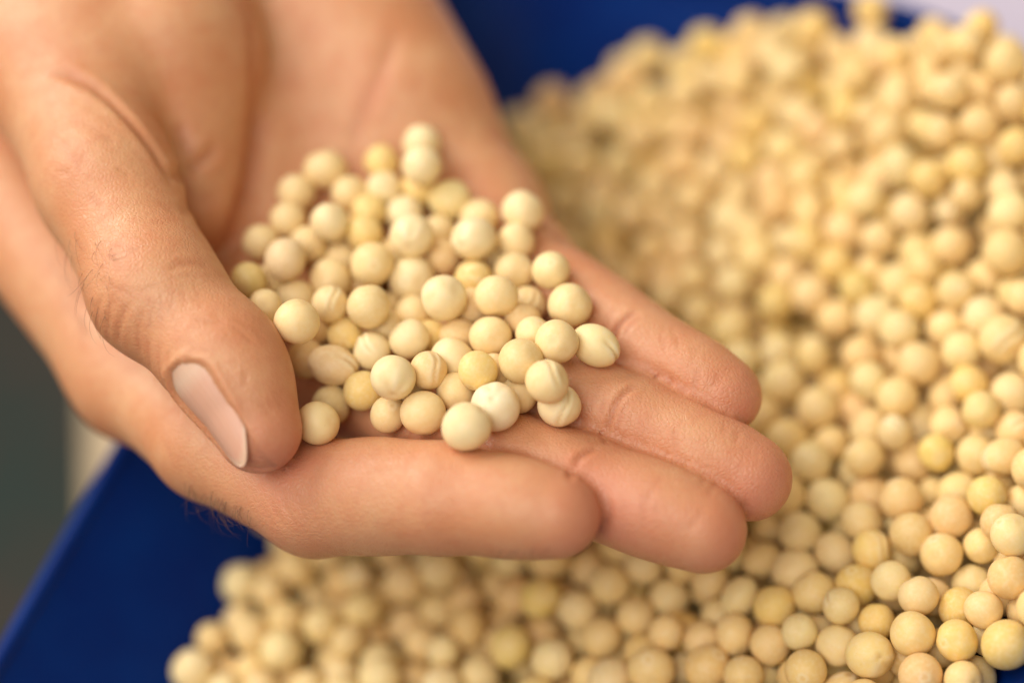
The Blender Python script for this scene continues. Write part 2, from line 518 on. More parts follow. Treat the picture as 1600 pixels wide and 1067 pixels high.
# thumbnail frame
TA, TB = THUMB[3][:3], THUMB[4][:3]
nt = (TB - TA) / np.linalg.norm(TB - TA); NL = np.linalg.norm(TB - TA)
nn = np.array([-0.57, 0.28, -0.77]); nn = nn - nt * (nn @ nt); nn /= np.linalg.norm(nn)
nw = np.cross(nn, nt)
NV0, NV1, NTH = 0.03, 1.42, 0.57
def nail_half(v):
    """half angle of the nail along its length: rounded cuticle"""
    u = np.clip((v - NV0) / 0.30, 0, 1)
    return NTH * np.sqrt(np.clip(1 - (1 - u) ** 2, 0, 1))
rel = HV - TA
vv = rel @ nt / NL; th = np.arctan2(rel @ nw, rel @ nn)
nearT = (vv > -0.7) & (vv < 1.8) & (np.linalg.norm(rel - np.outer(rel @ nt, nt), axis=1) < 14) & (np.linalg.norm(HV - TB, axis=1) < 26)
side = (np.abs(th) - nail_half(np.clip(vv, NV0 + 0.01, 2))) * 9.0
prox = (NV0 - vv) * NL
sdn = np.where(vv < NV0, np.hypot(np.maximum(prox, 0), np.maximum((np.abs(th) - 0.25) * 9, 0)), side)
ins = 1 / (1 + np.exp(np.clip(sdn / 0.22, -30, 30)))
ring = np.exp(-((sdn - 0.75) / 0.7) ** 2) * np.clip((1.15 - vv) / 0.4, 0, 1)
disp[nearT] += (-0.55 * ins + 0.42 * ring)[nearT]
crease[nearT] = np.maximum(crease[nearT], (0.3 * np.exp(-(sdn / 0.4) ** 2))[nearT])

flush = np.zeros(len(HV))
for js in list(FING.values()) + [THUMB]:
    tip = js[-1][:3] + (js[-1][:3] - js[-2][:3]) * 0.35
    flush += np.exp(-(np.linalg.norm(HV - tip, axis=1) / 11) ** 2)
    for k in (2, 3):
        flush += 0.35 * np.exp(-(np.linalg.norm(HV - js[k][:3], axis=1) / 11) ** 2)
flush = np.clip(flush, 0, 1)

def mat_skin():
    t = NT('skin')
    tc = t.n('ShaderNodeTexCoord'); g = tc.outputs['Object']
    cr = t.n('ShaderNodeAttribute', attribute_name='crease').outputs['Fac']
    fl = t.n('ShaderNodeAttribute', attribute_name='flush').outputs['Fac']
    n1 = t.noise(g, 70, 4, 0.6); n2 = t.noise(g, 420, 3, 0.6)
    c = t.mix(t.ramp(n1.outputs[0], [(0.38, (0, 0, 0)), (0.64, (1, 1, 1))]), (0.65, 0.348, 0.186), (0.60, 0.266, 0.130))
    c = t.mix(t.ramp(n2.outputs[0], [(0.45, (0, 0, 0)), (0.72, (0.35, 0.35, 0.35))]), c, (0.56, 0.22, 0.11))
    c = t.mix(t.math('MULTIPLY', fl, 0.7), c, (0.61, 0.225, 0.15))
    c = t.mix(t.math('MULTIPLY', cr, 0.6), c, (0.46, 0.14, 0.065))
    t.l(c, t.b.inputs['Base Color'])
    t.b.inputs['Roughness'].default_value = 0.46
    t.b.inputs['Specular IOR Level'].default_value = 0.5
    t.b.inputs['Subsurface Weight'].default_value = 0.42
    t.b.inputs['Subsurface Radius'].default_value = (1.0, 0.36, 0.18)
    t.b.inputs['Subsurface Scale'].default_value = 0.003
    vo = t.n('ShaderNodeTexVoronoi', feature='DISTANCE_TO_EDGE', _Scale=1150.0)
    wv = t.noise(g, 500, 2)
    ad = t.n('ShaderNodeVectorMath', operation='MULTIPLY_ADD'); t.l(wv.outputs['Color'], ad.inputs[0]); ad.inputs[1].default_value = (0.0012,) * 3; t.l(g, ad.inputs[2])
    t.l(ad.outputs[0], vo.inputs['Vector'])
    ridge = t.ramp(vo.outputs[0], [(0.0, (0, 0, 0)), (0.22, (1, 1, 1))])
    b = t.bump(ridge, 0.00007, 0.7)
    b = t.bump(t.noise(g, 1900, 3, 0.6).outputs[0], 0.0001, 0.7, b)
    b = t.bump(n2.outputs[0], 0.0002, 0.4, b)
    t.l(b, t.b.inputs['Normal'])
    rr = t.ramp(n2.outputs[0], [(0.3, (0.36,) * 3), (0.7, (0.52,) * 3)]); t.l(rr, t.b.inputs['Roughness'])
    return t.m

SV = HV + HN * disp[:, None]
for _ in range(10):                                                # even out the mesh along the finger contacts
    SV = SV + (relax(SV, HQ, 1, 0.6) - SV) * np.clip(touch * 1.6, 0, 1)[:, None]
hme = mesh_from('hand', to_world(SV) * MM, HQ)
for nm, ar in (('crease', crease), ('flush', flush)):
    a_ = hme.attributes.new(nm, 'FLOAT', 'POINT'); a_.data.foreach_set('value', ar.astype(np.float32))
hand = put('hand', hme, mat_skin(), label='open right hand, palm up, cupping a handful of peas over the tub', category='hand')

# ---- thumbnail
def build_nail():
    nu, nv = 26, 40
    ss = np.linspace(-1, 1, nu + 1); kk = np.linspace(0, 1, nv + 1)
    K2, S2 = np.meshgrid(kk, ss, indexing='ij')
    v1 = 1.36 - 0.34 * S2 ** 2                                     # rounded free edge
    VV = NV0 + 0.015 + (v1 - NV0) * K2
    TH = S2 * nail_half(np.maximum(VV, NV0 + 0.02))
    o = TA + VV[..., None] * nt * NL
    dr = np.cos(TH)[..., None] * nn + np.sin(TH)[..., None] * nw
    def rho(oo):
        lo_ = np.full(oo.shape[:2], 2.0); hi_ = np.full(oo.shape[:2], 15.0)
        for _ in range(16):
            m = (lo_ + hi_) / 2
            ins_ = thumb_sdf((oo + dr * m[..., None]).reshape(-1, 3)).reshape(m.shape) < 0
            lo_ = np.where(ins_, m, lo_); hi_ = np.where(ins_, hi_, m)
        return lo_
    vlim = np.minimum(VV, 0.72)
    RR = rho(TA + vlim[..., None] * nt * NL) - np.maximum(VV - 0.72, 0) * 2.1   # plate runs on nearly straight past the pad
    A = o + dr * (RR - 0.24 - 0.06 * K2 - 0.34 * S2 ** 2)[..., None]
    for _ in range(4):
        A[1:-1] = (A[:-2] + 2 * A[1:-1] + A[2:]) / 4
    top = A; bot = A - dr * 0.26
    Dv = bot - top
    V = np.concatenate([A.reshape(-1, 3), (A + Dv).reshape(-1, 3)])
    K = (nu + 1) * (nv + 1); F = []
    for j in range(nv):
        for i in range(nu):
            q = (j * (nu + 1) + i, j * (nu + 1) + i + 1, (j + 1) * (nu + 1) + i + 1, (j + 1) * (nu + 1) + i)
            F.append(q); F.append(tuple(x + K for x in q[::-1]))
    edge = [j * (nu + 1) for j in range(nv + 1)] + [nv * (nu + 1) + i for i in range(1, nu + 1)] + [j * (nu + 1) + nu for j in range(nv - 1, -1, -1)]
    for a_, b_ in zip(edge[:-1], edge[1:]):
        F.append((b_, a_, a_ + K, b_ + K))
    return V, np.array(F), nu, nv
def mat_nail():
    t = NT('fingernail')
    at = t.n('ShaderNodeAttribute', attribute_name='nail_uv')
    sp = t.n('ShaderNodeSeparateXYZ'); t.l(at.outputs['Vector'], sp.inputs[0])
    wv = t.n('ShaderNodeMapping'); wv.inputs['Scale'].default_value = (46, 1.2, 1); t.l(at.outputs['Vector'], wv.inputs[0])
    n = t.noise(wv.outputs[0], 1.0, 2)
    c = t.ramp(sp.outputs['Y'], [(0.0, (0.68, 0.43, 0.31)), (0.13, (0.71, 0.47, 0.35)), (0.26, (0.68, 0.375, 0.27)), (0.9, (0.68, 0.37, 0.265)), (0.97, (0.70, 0.46, 0.33))])
    t.l(c, t.b.inputs['Base Color'])
    t.b.inputs['Roughness'].default_value = 0.3
    t.b.inputs['Subsurface Weight'].default_value = 0.25; t.b.inputs['Subsurface Radius'].default_value = (1, .5, .3); t.b.inputs['Subsurface Scale'].default_value = 0.001
    t.l(t.bump(n.outputs[0], 0.0002, 0.6), t.b.inputs['Normal'])
    return t.m
NVv, NF, nu_, nv_ = build_nail()
nme = mesh_from('thumbnail', to_world(NVv) * MM, NF)
uv_ = np.array([(i / nu_, j / nv_, 0) for _ in range(2) for j in range(nv_ + 1) for i in range(nu_ + 1)], np.float32)
a_ = nme.attributes.new('nail_uv', 'FLOAT_VECTOR', 'POINT'); a_.data.foreach_set('vector', uv_.ravel())
put('thumbnail', nme, mat_nail(), hand)

# ---- fine dark hairs on the thumb and behind the index knuckle
def hair_curves():
    cu = bpy.data.curves.new('hair', 'CURVE'); cu.dimensions = '3D'; cu.bevel_depth = 0.000032; cu.bevel_resolution = 1
    R = np.random.default_rng(21)
    def strand(px, py, ang, length, curl, lift=0.9):
        p = on_skin(px, py); k = np.argmin(((HV - p) ** 2).sum(1)); nr = HN[k]
        t = np.array([math.cos(ang), math.sin(ang), 0.0]); t = t - nr * (t @ nr); t /= np.linalg.norm(t)
        bi = np.cross(nr, t); m = 9; pts = []
        q = HV[k].copy(); a = 0.0
        for i in range(m):
            pts.append(q.copy())
            d = math.cos(a) * t + math.sin(a) * bi
            f = i / (m - 1)
            q = q + (d + nr * (0.75 * lift * (1 - 1.6 * f))) * length / m
            a += curl / m
        sp = cu.splines.new('POLY'); sp.points.add(m - 1)
        W = to_world(np.array(pts)) * MM
        for i in range(m):
            sp.points[i].co = (*W[i], 1); sp.points[i].radius = 1.0 - 0.7 * i / (m - 1)
    for _ in range(34):
        strand(R.uniform(80, 175), R.uniform(352, 470), R.uniform(0.2, 1.6), R.uniform(4, 10), R.uniform(-2.2, 2.2))
    for _ in range(14):
        strand(R.uniform(110, 170), R.uniform(470, 530), R.uniform(0.8, 2.2), R.uniform(3, 7), R.uniform(-1.5, 1.5))
    for _ in range(36):
        x = R.uniform(285, 400); strand(x, 752 + (x - 285) * 0.50 + R.uniform(-6, 14), R.uniform(0.6, 2.3), R.uniform(4, 8), R.uniform(-2.2, 2.2), 1.6)
    for _ in range(8):
        strand(R.uniform(770, 860), 862 + R.uniform(-4, 4), R.uniform(1.2, 2.6), R.uniform(3, 5), R.uniform(-1, 1), 1.4)
    return cu
def mat_hair():
    t = NT('body hair'); t.b.inputs['Base Color'].default_value = (0.12, 0.05, 0.018, 1); t.b.inputs['Roughness'].default_value = 0.4
    return t.m
put('hair', hair_curves(), mat_hair(), hand, kind='stuff')

# ------------------------------------------------------------------ peas
def ico(sub):
    me = bpy.data.meshes.new('tmp')
    import bmesh
    bm = bmesh.new(); bmesh.ops.create_icosphere(bm, subdivisions=sub, radius=1.0); bm.to_mesh(me); bm.free()
    V = np.empty(len(me.vertices) * 3); me.vertices.foreach_get('co', V)
    F = np.empty(len(me.polygons) * 3, np.int32); me.polygons.foreach_get('vertices', F)
    bpy.data.meshes.remove(me)
    return V.reshape(-1, 3), F.reshape(-1, 3)

def lumps(V, seed, amp):
    r = np.random.default_rng(seed); o = np.zeros(len(V))
    for _ in range(6):
        k = r.normal(size=3); k *= r.uniform(1.2, 3.0) / np.linalg.norm(k)
        o += r.uniform(-1, 1) * np.sin(V @ k + r.uniform(0, 6.28))
    return o * amp

def pea_shape(kind, seed, sub):
    """unit dried pea; coat paler on raised lips and folds, darker in grooves and hilum -> attribute 'mark'"""
    V, F = ico(sub); r = np.random.default_rng(seed)
    rad = 1 + lumps(V, seed, 0.021)
    for _ in range(r.integers(2, 5)):             # shallow dents left by drying
        c = r.normal(size=3); c /= np.linalg.norm(c)
        rad -= r.uniform(0.03, 0.085) * np.exp(-((1 - V @ c) / r.uniform(0.02, 0.09)))
    mark = np.zeros(len(V))
    x, y, z = V.T
    lon = np.arctan2(y, x)
    if kind == 'plain':
        flat = np.clip((z - 0.55) / 0.45, 0, 1); rad -= 0.05 * flat ** 2
        d = np.hypot(x - 0.25, y + 0.1); rad -= 0.05 * np.exp(-(d / 0.16) ** 2) * (z < 0); mark -= 0.8 * np.exp(-(d / 0.07) ** 2) * (z < 0)
        mark += 0.5 * np.exp(-((d - 0.2) / 0.07) ** 2) * (z < 0)
    if kind == 'seam':                        # one meridian seam with raised lips
        d = np.abs(y + 0.12 * np.sin(3 * x)); front = np.clip((z + 0.25) / 0.35, 0, 1) * np.clip((0.95 - np.abs(x)) / 0.25, 0, 1)
        rad += (-0.075 * np.exp(-(d / 0.085) ** 2) + 0.04 * np.exp(-((d - 0.19) / 0.09) ** 2)) * front
        mark += (0.5 * np.exp(-((d - 0.18) / 0.12) ** 2) - 0.6 * np.exp(-(d / 0.075) ** 2)) * front
    if kind == 'fold':                        # several folds running to the hilum
        pole = np.clip((z - 0.05) / 0.8, 0, 1)
        f = np.cos(5 * lon + 2.2 * np.sin(lon + seed)); f = np.sign(f) * np.abs(f) ** 1.6
        pole = pole * np.clip(0.35 + 0.9 * np.cos(lon - seed), 0, 1)      # folds gather on one side
        rad += 0.042 * f * pole * np.clip((0.99 - z) * 6, 0, 1)
        rad -= 0.09 * np.exp(-((np.hypot(x, y)) / 0.16) ** 2) * (z > 0)
        mark += np.where(f > 0, f * 0.6, f * 0.3) * pole - 0.6 * np.exp(-((np.hypot(x, y)) / 0.13) ** 2) * (z > 0)
    if kind == 'wrinkle':
        w = np.sin(7 * x + 3 * np.sin(2.5 * y + seed) + 2 * z) * np.clip(0.3 + y, 0, 1)
        rad += 0.016 * w; mark += w * 0.10
    P = V * rad[:, None]
    if kind == 'oval':
        P = P * np.array([1.22, 0.94, 0.95])
        d = np.abs(P[:, 1] + 0.1 * P[:, 0]); e = np.clip((P[:, 0] - 0.35) / 0.6, 0, 1)
        g = np.exp(-(d / 0.07) ** 2) * e
        P -= V * (0.10 * g)[:, None]; mark += 0.9 * np.exp(-((d - 0.17) / 0.09) ** 2) * e - 0.9 * g
    else:
        P = P * (1 + r.normal(0, 0.022, 3))
    me = mesh_from('pea', P, F)
    at = me.attributes.new('mark', 'FLOAT', 'POINT'); at.data.foreach_set('value', np.clip(mark, -1, 1).astype(np.float32))
    return me, P, F, mark

def mat_pea(kind):
    t = NT('dried pea coat ' + kind)
    if kind == 'single':
        oi = t.n('ShaderNodeObjectInfo'); tint = oi.outputs['Color']
        tc = t.n('ShaderNodeTexCoord'); vec = tc.outputs['Object']
        add = t.n('ShaderNodeVectorMath', operation='ADD'); t.l(vec, add.inputs[0])
        sc = t.n('ShaderNodeVectorMath', operation='SCALE'); t.l(oi.outputs['Location'], sc.inputs[0]); sc.inputs['Scale'].default_value = 900.0
        t.l(sc.outputs[0], add.inputs[1]); vec = add.outputs[0]; k = 1.0
        sep = t.n('ShaderNodeSeparateColor'); t.l(tint, sep.inputs[0])
    else:
        at = t.n('ShaderNodeAttribute', attribute_name='tint'); tint = at.outputs['Color']
        g = t.n('ShaderNodeNewGeometry'); vec = g.outputs['Position']; k = 250.0
    mk = t.n('ShaderNodeAttribute', attribute_name='mark')
    n1 = t.noise(vec, 1.1 * k, 2); n2 = t.noise(vec, 5 * k, 4, 0.6); n3 = t.noise(vec, 16 * k, 2)
    c = t.mix(t.ramp(n1.outputs[0], [(0.42, (0, 0, 0)), (0.66, (0.4, 0.4, 0.4))]), tint, (0.78, 0.55, 0.25))
    c = t.mix(t.ramp(n2.outputs[0], [(0.42, (0, 0, 0)), (0.72, (0.45, 0.45, 0.45))]), c, (0.86, 0.71, 0.45))
    c = t.mix(t.math('MULTIPLY', t.math('MAXIMUM', t.math('MULTIPLY', mk.outputs['Fac'], -1.0), 0.0), 0.6), c, (0.52, 0.31, 0.12))
    c = t.mix(t.math('MULTIPLY', t.math('MAXIMUM', mk.outputs['Fac'], 0.0), 0.8), c, (0.90, 0.80, 0.58))
    # the odd brown fleck
    fl = t.ramp(n3.outputs[0], [(0.72, (0, 0, 0)), (0.79, (0.55, 0.55, 0.55))])
    c = t.mix(fl, c, (0.35, 0.17, 0.05))
    t.l(c, t.b.inputs['Base Color'])
    t.b.inputs['Roughness'].default_value = 0.48
    t.b.inputs['Specular IOR Level'].default_value = 0.38
    t.b.inputs['Subsurface Weight'].default_value = 0.22
    t.b.inputs['Subsurface Radius'].default_value = (1.0, 0.62, 0.26)
    t.b.inputs['Subsurface Scale'].default_value = 0.0014
    return_b = t.bump(n3.outputs[0], 0.00006, 0.35)
    t.l(return_b, t.b.inputs['Normal'])
    return t.m
M_PEA = mat_pea('single'); M_PEAS = mat_pea('heap')

KINDS = [('plain', 1), ('plain', 2), ('plain', 3), ('plain', 4), ('plain', 12), ('plain', 13), ('plain', 14), ('plain', 15), ('seam', 5), ('seam', 6), ('fold', 7), ('fold', 8), ('wrinkle', 9), ('oval', 10), ('oval', 11)]
FINE = {}
for kd, sd in KINDS:
    me, *_ = pea_shape(kd, sd, 4); me.materials.append(M_PEA)
    FINE.setdefault(kd, []).append(me)
CREAM = (0.86, 0.66, 0.34); PALE = (0.88, 0.73, 0.43); YEL = (0.85, 0.63, 0.23); TAN = (0.81, 0.57, 0.28); GRN = (0.76, 0.59, 0.22)
def tint_of(r):
    a = np.array([CREAM, PALE, YEL, TAN, GRN][r.choice(5, p=[.52, .22, .10, .14, .02])])
    return np.clip(a * r.uniform(0.93, 1.05) + r.normal(0, 0.012, 3), 0.05, 0.9)

# ---- the handful: photo px, px radius, kind, tint, layer (1 = tucked behind), what sets it apart
HP = [
 (658,226,33,'plain',PALE,1,'topmost pale pea of the handful, behind its twin against the palm'),
 (658,263,34,'plain',PALE,0,'pale pea stacked in front of the topmost pea of the handful'),
 (508,270,36,'plain',CREAM,0,'large round pea at the back of the handful nearest the thumb base'),
 (597,262,28,'plain',YEL,1,''), (601,293,30,'plain',PALE,0,''), (463,309,31,'plain',CREAM,0,''),
 (551,309,30,'plain',CREAM,1,''), (453,345,33,'plain',CREAM,1,''), (516,348,32,'plain',PALE,0,''),
 (694,318,36,'plain',(0.85,0.69,0.32),0,'greenish yellow pea below the topmost pair in the handful'),
 (630,335,27,'plain',PALE,1,''), (570,334,27,'plain',YEL,1,''),
 (571,366,30,'wrinkle',YEL,0,'yellow pea with a brown spot at the back of the handful'),
 (407,382,28,'plain',CREAM,1,''), (482,382,32,'plain',CREAM,0,''),
 (444,408,36,'plain',(0.83,0.63,0.37),0,'large egg shaped pea near the thumb side of the handful'),
 (641,374,37,'fold',PALE,0,'big pea with slanting folds in the upper middle of the handful'),
 (686,361,26,'plain',CREAM,1,''), (534,406,26,'plain',CREAM,1,''), (581,414,36,'plain',(0.83,0.64,0.31),0,''),
 (692,406,27,'plain',TAN,1,''), (617,402,22,'plain',CREAM,2,''),
 (746,341,33,'plain',CREAM,1,''), (742,381,37,'fold',PALE,0,'large pale creased pea at the upper right of the handful'),
 (390,438,29,'plain',(0.75,0.58,0.22),1,'olive yellow pea wedged against the thumb side of the palm'),
 (518,438,35,'plain',CREAM,0,''), (644,441,36,'plain',PALE,0,''),
 (697,468,37,'plain',PALE,0,'big smooth pale pea standing proud in the middle of the handful'),
 (740,439,33,'fold',YEL,1,'bright yellow folded pea behind the big smooth middle pea'),
 (816,341,34,'plain',PALE,0,'pale pea at the far right corner of the handful by the little finger'),
 (804,381,28,'plain',CREAM,1,''), (803,421,34,'plain',CREAM,0,''),
 (863,425,31,'plain',(0.85,0.68,0.35),0,'round pea lying against the base of the little finger'),
 (784,472,35,'plain',CREAM,0,''), (835,479,31,'seam',CREAM,1,'pea with a long pale dent at the right of the handful'),
 (893,478,36,'plain',CREAM,0,'large smooth pea at the right edge of the handful'),
 (733,495,28,'plain',TAN,2,''), (461,468,32,'plain',CREAM,1,''), (453,509,35,'plain',CREAM,0,'large smooth pea touching the side of the thumb'),
 (413,481,26,'plain',CREAM,1,''), (516,482,30,'seam',CREAM,0,'small creased pea with a pale seam on its upper side'),
 (579,481,35,'wrinkle',(0.80,0.62,0.31),0,''), (611,480,27,'plain',CREAM,1,''),
 (537,525,29,'plain',YEL,1,'small yellow pea behind the pea with a white crack'),
 (581,545,31,'seam',PALE,0,'pea with a white cracked seam on its upper left'),
 (487,556,31,'plain',TAN,1,''), (521,572,35,'oval',(0.76,0.56,0.31),0,'brownish oval pea with a seam, nearest the thumb tip'),
 (639,530,33,'plain',PALE,0,''), (621,588,36,'fold',(0.86,0.71,0.41),0,'upright egg shaped pea with pale folds at its lower end'),
 (678,524,29,'plain',YEL,1,''), (710,560,35,'plain',PALE,0,''),
 (568,611,32,'plain',YEL,0,'smooth yellow pea between the spotted pea and the egg shaped one'),
 (522,629,32,'wrinkle',(0.74,0.58,0.28),0,'mottled pea with dark specks near the thumb tip'),
 (500,675,33,'plain',(0.86,0.69,0.37),0,'lone round pea resting on the index finger beside the thumb'),
 (668,588,28,'seam',TAN,1,'creased tan pea tucked behind the egg shaped pea'),
 (610,646,29,'plain',CREAM,1,''), (664,646,36,'plain',CREAM,0,'round pea at the front of the handful above the index finger'),
 (705,619,31,'plain',CREAM,1,''), (650,494,24,'plain',CREAM,2,''), (768,531,34,'plain',CREAM,0,''), (863,535,34,'plain',CREAM,0,''),
 (929,547,34,'oval',(0.86,0.70,0.37),0,'oval pea with a notched end lying between ring and little finger'),
 (818,568,35,'plain',(0.82,0.62,0.30),0,''), (811,522,25,'plain',TAN,2,''),
 (855,597,34,'seam',CREAM,0,'creased pea above the last pea on the ring finger'),
 (873,639,33,'seam',PALE,0,'creased pea on the ring finger, lowest at the right of the handful'),
 (770,632,39,'fold',(0.88,0.77,0.54),0,'whitest and largest creased pea at the front of the handful'),
 (801,614,29,'plain',CREAM,1,''), (730,669,37,'plain',PALE,0,'smooth pale pea resting on the index finger at the very front'),
 (750,588,28,'plain',YEL,1,''), (503,521,22,'plain',TAN,2,''), (432,445,24,'plain',CREAM,2,''), (545,372,24,'plain',CREAM,2,''),
 (660,310,24,'plain',YEL,2,''), (775,395,24,'plain',CREAM,2,''), (715,520,24,'plain',TAN,2,''), (560,450,24,'plain',TAN,2,''), (640,610,24,'plain',CREAM,2,''), (785,590,24,'plain',TAN,2,''), (835,520,22,'plain',CREAM,2,''), (600,520,24,'plain',CREAM,2,''),
]

def place_handful():
    n = len(HP)
    px = np.array([h[0] for h in HP], float); py = np.array([h[1] for h in HP], float)
    pr = np.array([h[2] for h in HP], float); lay = np.array([h[5] for h in HP])
    pr = np.where(lay == 1, np.maximum(pr, 30), np.where(lay == 2, 31, pr))
    r = pr * KPX * (D0 + 8) * 0.985
    ray = np.stack([(px - 800) * KPX, (py - 533.5) * KPX, np.ones(n)], 1)
    rl = np.linalg.norm(ray, axis=1); dirn = ray / rl[:, None]
    # deepest centre that still clears the skin
    zmax = np.full(n, 0.0)
    zs = np.arange(D0 + 90, D0 - 45, -0.5)
    for i in range(n):
        sd = hand_sdf(ray[i] * zs[:, None])
        hit = np.where(sd < r[i] - 0.25)[0]
        zmax[i] = zs[hit[-1]] - 0.5 if len(hit) else D0 + 30       # last contact coming towards the lens
    # start: heap profile over the skin, tucked ones lower
    cx, cy = 650, 455
    e = np.clip(1 - ((px - cx) / 290) ** 2 - ((py - cy) / 260) ** 2, 0, 1)
    z = zmax - 9.0 * e - (lay == 0) * 2.5 * (e > 0.1) + (lay == 2) * 8
    z = np.minimum(z, zmax)
    p = ray * z[:, None]; home = p.copy()
    for it in range(400):
        # press into the palm (weak), then resolve contacts
        p += dirn * 0.06
        d = p[:, None] - p[None]
        dist = np.linalg.norm(d, axis=2) + np.eye(n) * 99
        ov = np.maximum(r[:, None] + r[None] - dist, 0)
        u = d / dist[..., None]
        # front/back ordering kept: push mostly along the view, a little sideways
        mv = (u * ov[..., None]).sum(1) * 0.32
        p += mv
        ax = (p * dirn).sum(1)
        side = p - dirn * ax[:, None]
        p -= side * 0.16                                            # stay on the sight line it was seen on
        if it % 4 == 0 or it > 380:
            sd = hand_sdf(p); pen = np.maximum(r - 0.2 - sd, 0)
            near = pen > 0
            if near.any():
                g = grad(p[near]); p[near] += g * pen[near][:, None] * 0.6
    d = np.linalg.norm(p[:, None] - p[None], axis=2) + np.eye(n) * 99
    ov = np.maximum(r[:, None] + r[None] - d, 0)
    print('handful overlap max', ov.max(), 'mean', ov[ov > 0].mean() if (ov > 0).any() else 0)
    return p, r

HPP, HPR = place_handful()

def rand_rot(r):
    q = r.normal(size=4); q /= np.linalg.norm(q)
    from mathutils import Quaternion
    return Quaternion(q)

def look_rot(axis_cam, spin=0.0):
    """turn local +Z to a direction given in hand space"""
    v = Vector(np.asarray(axis_cam, float) @ BASIS)
    q = v.to_track_quat('Z', 'Y')
    from mathutils import Quaternion
    return q @ Quaternion((0, 0, 1), spin)

ALIKE = {}
TINTS = {'cream': CREAM, 'pale': PALE, 'yellow': YEL, 'tan': TAN}
LOOKS = {'plain': 'smooth round %s pea', 'seam': 'seamed %s pea', 'fold': 'folded %s pea',
         'wrinkle': 'wrinkled %s pea', 'oval': 'oval %s pea'}
NTH = ['leftmost', 'second from left', 'third from left', 'fourth from left', 'fifth from left', 'sixth from left']
def make_pea(me, pos, rad, rot, tint, label, group, info):
    o = bpy.data.objects.new('pea', me); COL.objects.link(o)
    o.location = Vector(to_world(pos) * MM)
    o.rotation_mode = 'QUATERNION'; o.rotation_quaternion = rot
    o.scale = (rad * MM,) * 3
    o.color = (*tint, 1)
    o['category'] = 'pea'; o['group'] = group
    if label:
        o['label'] = label
    else:
        kd, tn, zone, u = info
        nm = min(TINTS, key=lambda k: sum((a - b) ** 2 for a, b in zip(TINTS[k], tn / np.array([0.97, 0.92, 0.76]) if 'heap' in group else tn)))
        ALIKE.setdefault((group, LOOKS[kd] % nm + ' ' + zone), []).append((u, o))
    return o
def name_alike(group):
    """peas that look alike in one spot are told apart by their order from the left, while that can still be read"""
    for (g, text), lst in ALIKE.items():
        if g != group: continue
        lst.sort(key=lambda t: t[0])
        for k, (u, o) in enumerate(lst):
            o['label'] = text if len(lst) == 1 or len(lst) > 7 else text + ', ' + ('rightmost' if k == len(lst) - 1 else NTH[k])
def hand_zone(u, v):
    if v < 335: return 'at the back of the handful'
    if u < 500: return 'on the thumb side of the handful'
    if u > 775: return 'on the little finger side of the handful'
    if v > 560: return 'at the front of the handful'
    return 'in the middle of the handful, upper part' if v < 455 else 'in the middle of the handful, lower part'
FACE = {641: ((-.1, .5, -.8), .9), 742: ((-.5, .3, -.8), .3), 740: ((-.6, -.3, -.8), .5), 835: ((.1, .1, -.9), .8), 516: ((.3, -.5, -.8), .2), 581: ((-.4, -.6, -.7), .6),
        521: None, 621: ((0, .75, -.6), .3), 668: ((.4, -.2, -.8), .8), 929: None, 855: ((.2, -.7, -.7), .4), 873: ((.2, .1, -.9), .9), 770: ((-.1, -.35, -.9), 1.2)}
for i, h in enumerate(HP):
    kd = h[3]; me = FINE[kd][i % len(FINE[kd])]
    r = np.random.default_rng(100 + i)
    rot = rand_rot(r)
    if kd == 'oval':
        # long axis lies across the picture
        ang = 0.45 if h[0] == 929 else 0.1
        ax = Vector(np.array([math.cos(ang), math.sin(ang), -0.35]) @ BASIS); rot = ax.to_track_quat('X', 'Z')
    elif FACE.get(h[0]) and kd in ('seam', 'fold'):
        rot = look_rot(*FACE[h[0]])
    make_pea(me, HPP[i], HPR[i], rot, np.array(h[4]) * r.uniform(0.96, 1.03), h[6], 'peas cupped in the hand', (kd, h[4], hand_zone(h[0], h[1]), h[0]))
name_alike('peas cupped in the hand')

# ---- the heap in the tub
def tub_dist(x, y, z):
    """mm from the tub's inner wall (positive inside)"""
    s = x * S_AX[0] + y * S_AX[1]; n = x * N_AX[0] + y * N_AX[1]
    ins = 3.0 + np.maximum(RIM - 2.2 - z, 0) * 0.8
    s0, s1, n0, n1 = S0 + ins, S1 - ins, N0 + ins, N1 - ins
    dx = np.minimum(s - s0, s1 - s); dy = np.minimum(n - n0, n1 - n)
    # corner rounding
    rc = np.maximum(np.where(s > 0, np.where(n > 0, RCS[0], RCS[3]), np.where(n > 0, RCS[1], RCS[2])) - ins, 2.0)
    inc = (dx < rc) & (dy < rc)
    dc = rc - np.hypot(rc - dx, rc - dy)
    return np.where(inc, dc, np.minimum(dx, dy)) * 0.78

def tub_normal(x, y, z):
    e = 0.3
    g = np.stack([tub_dist(x + e, y, z) - tub_dist(x - e, y, z), tub_dist(x, y + e, z) - tub_dist(x, y - e, z), tub_dist(x, y, z + e) - tub_dist(x, y, z - e)], 1)
    return g / np.maximum(np.linalg.norm(g, axis=1, keepdims=True), 1e-6)

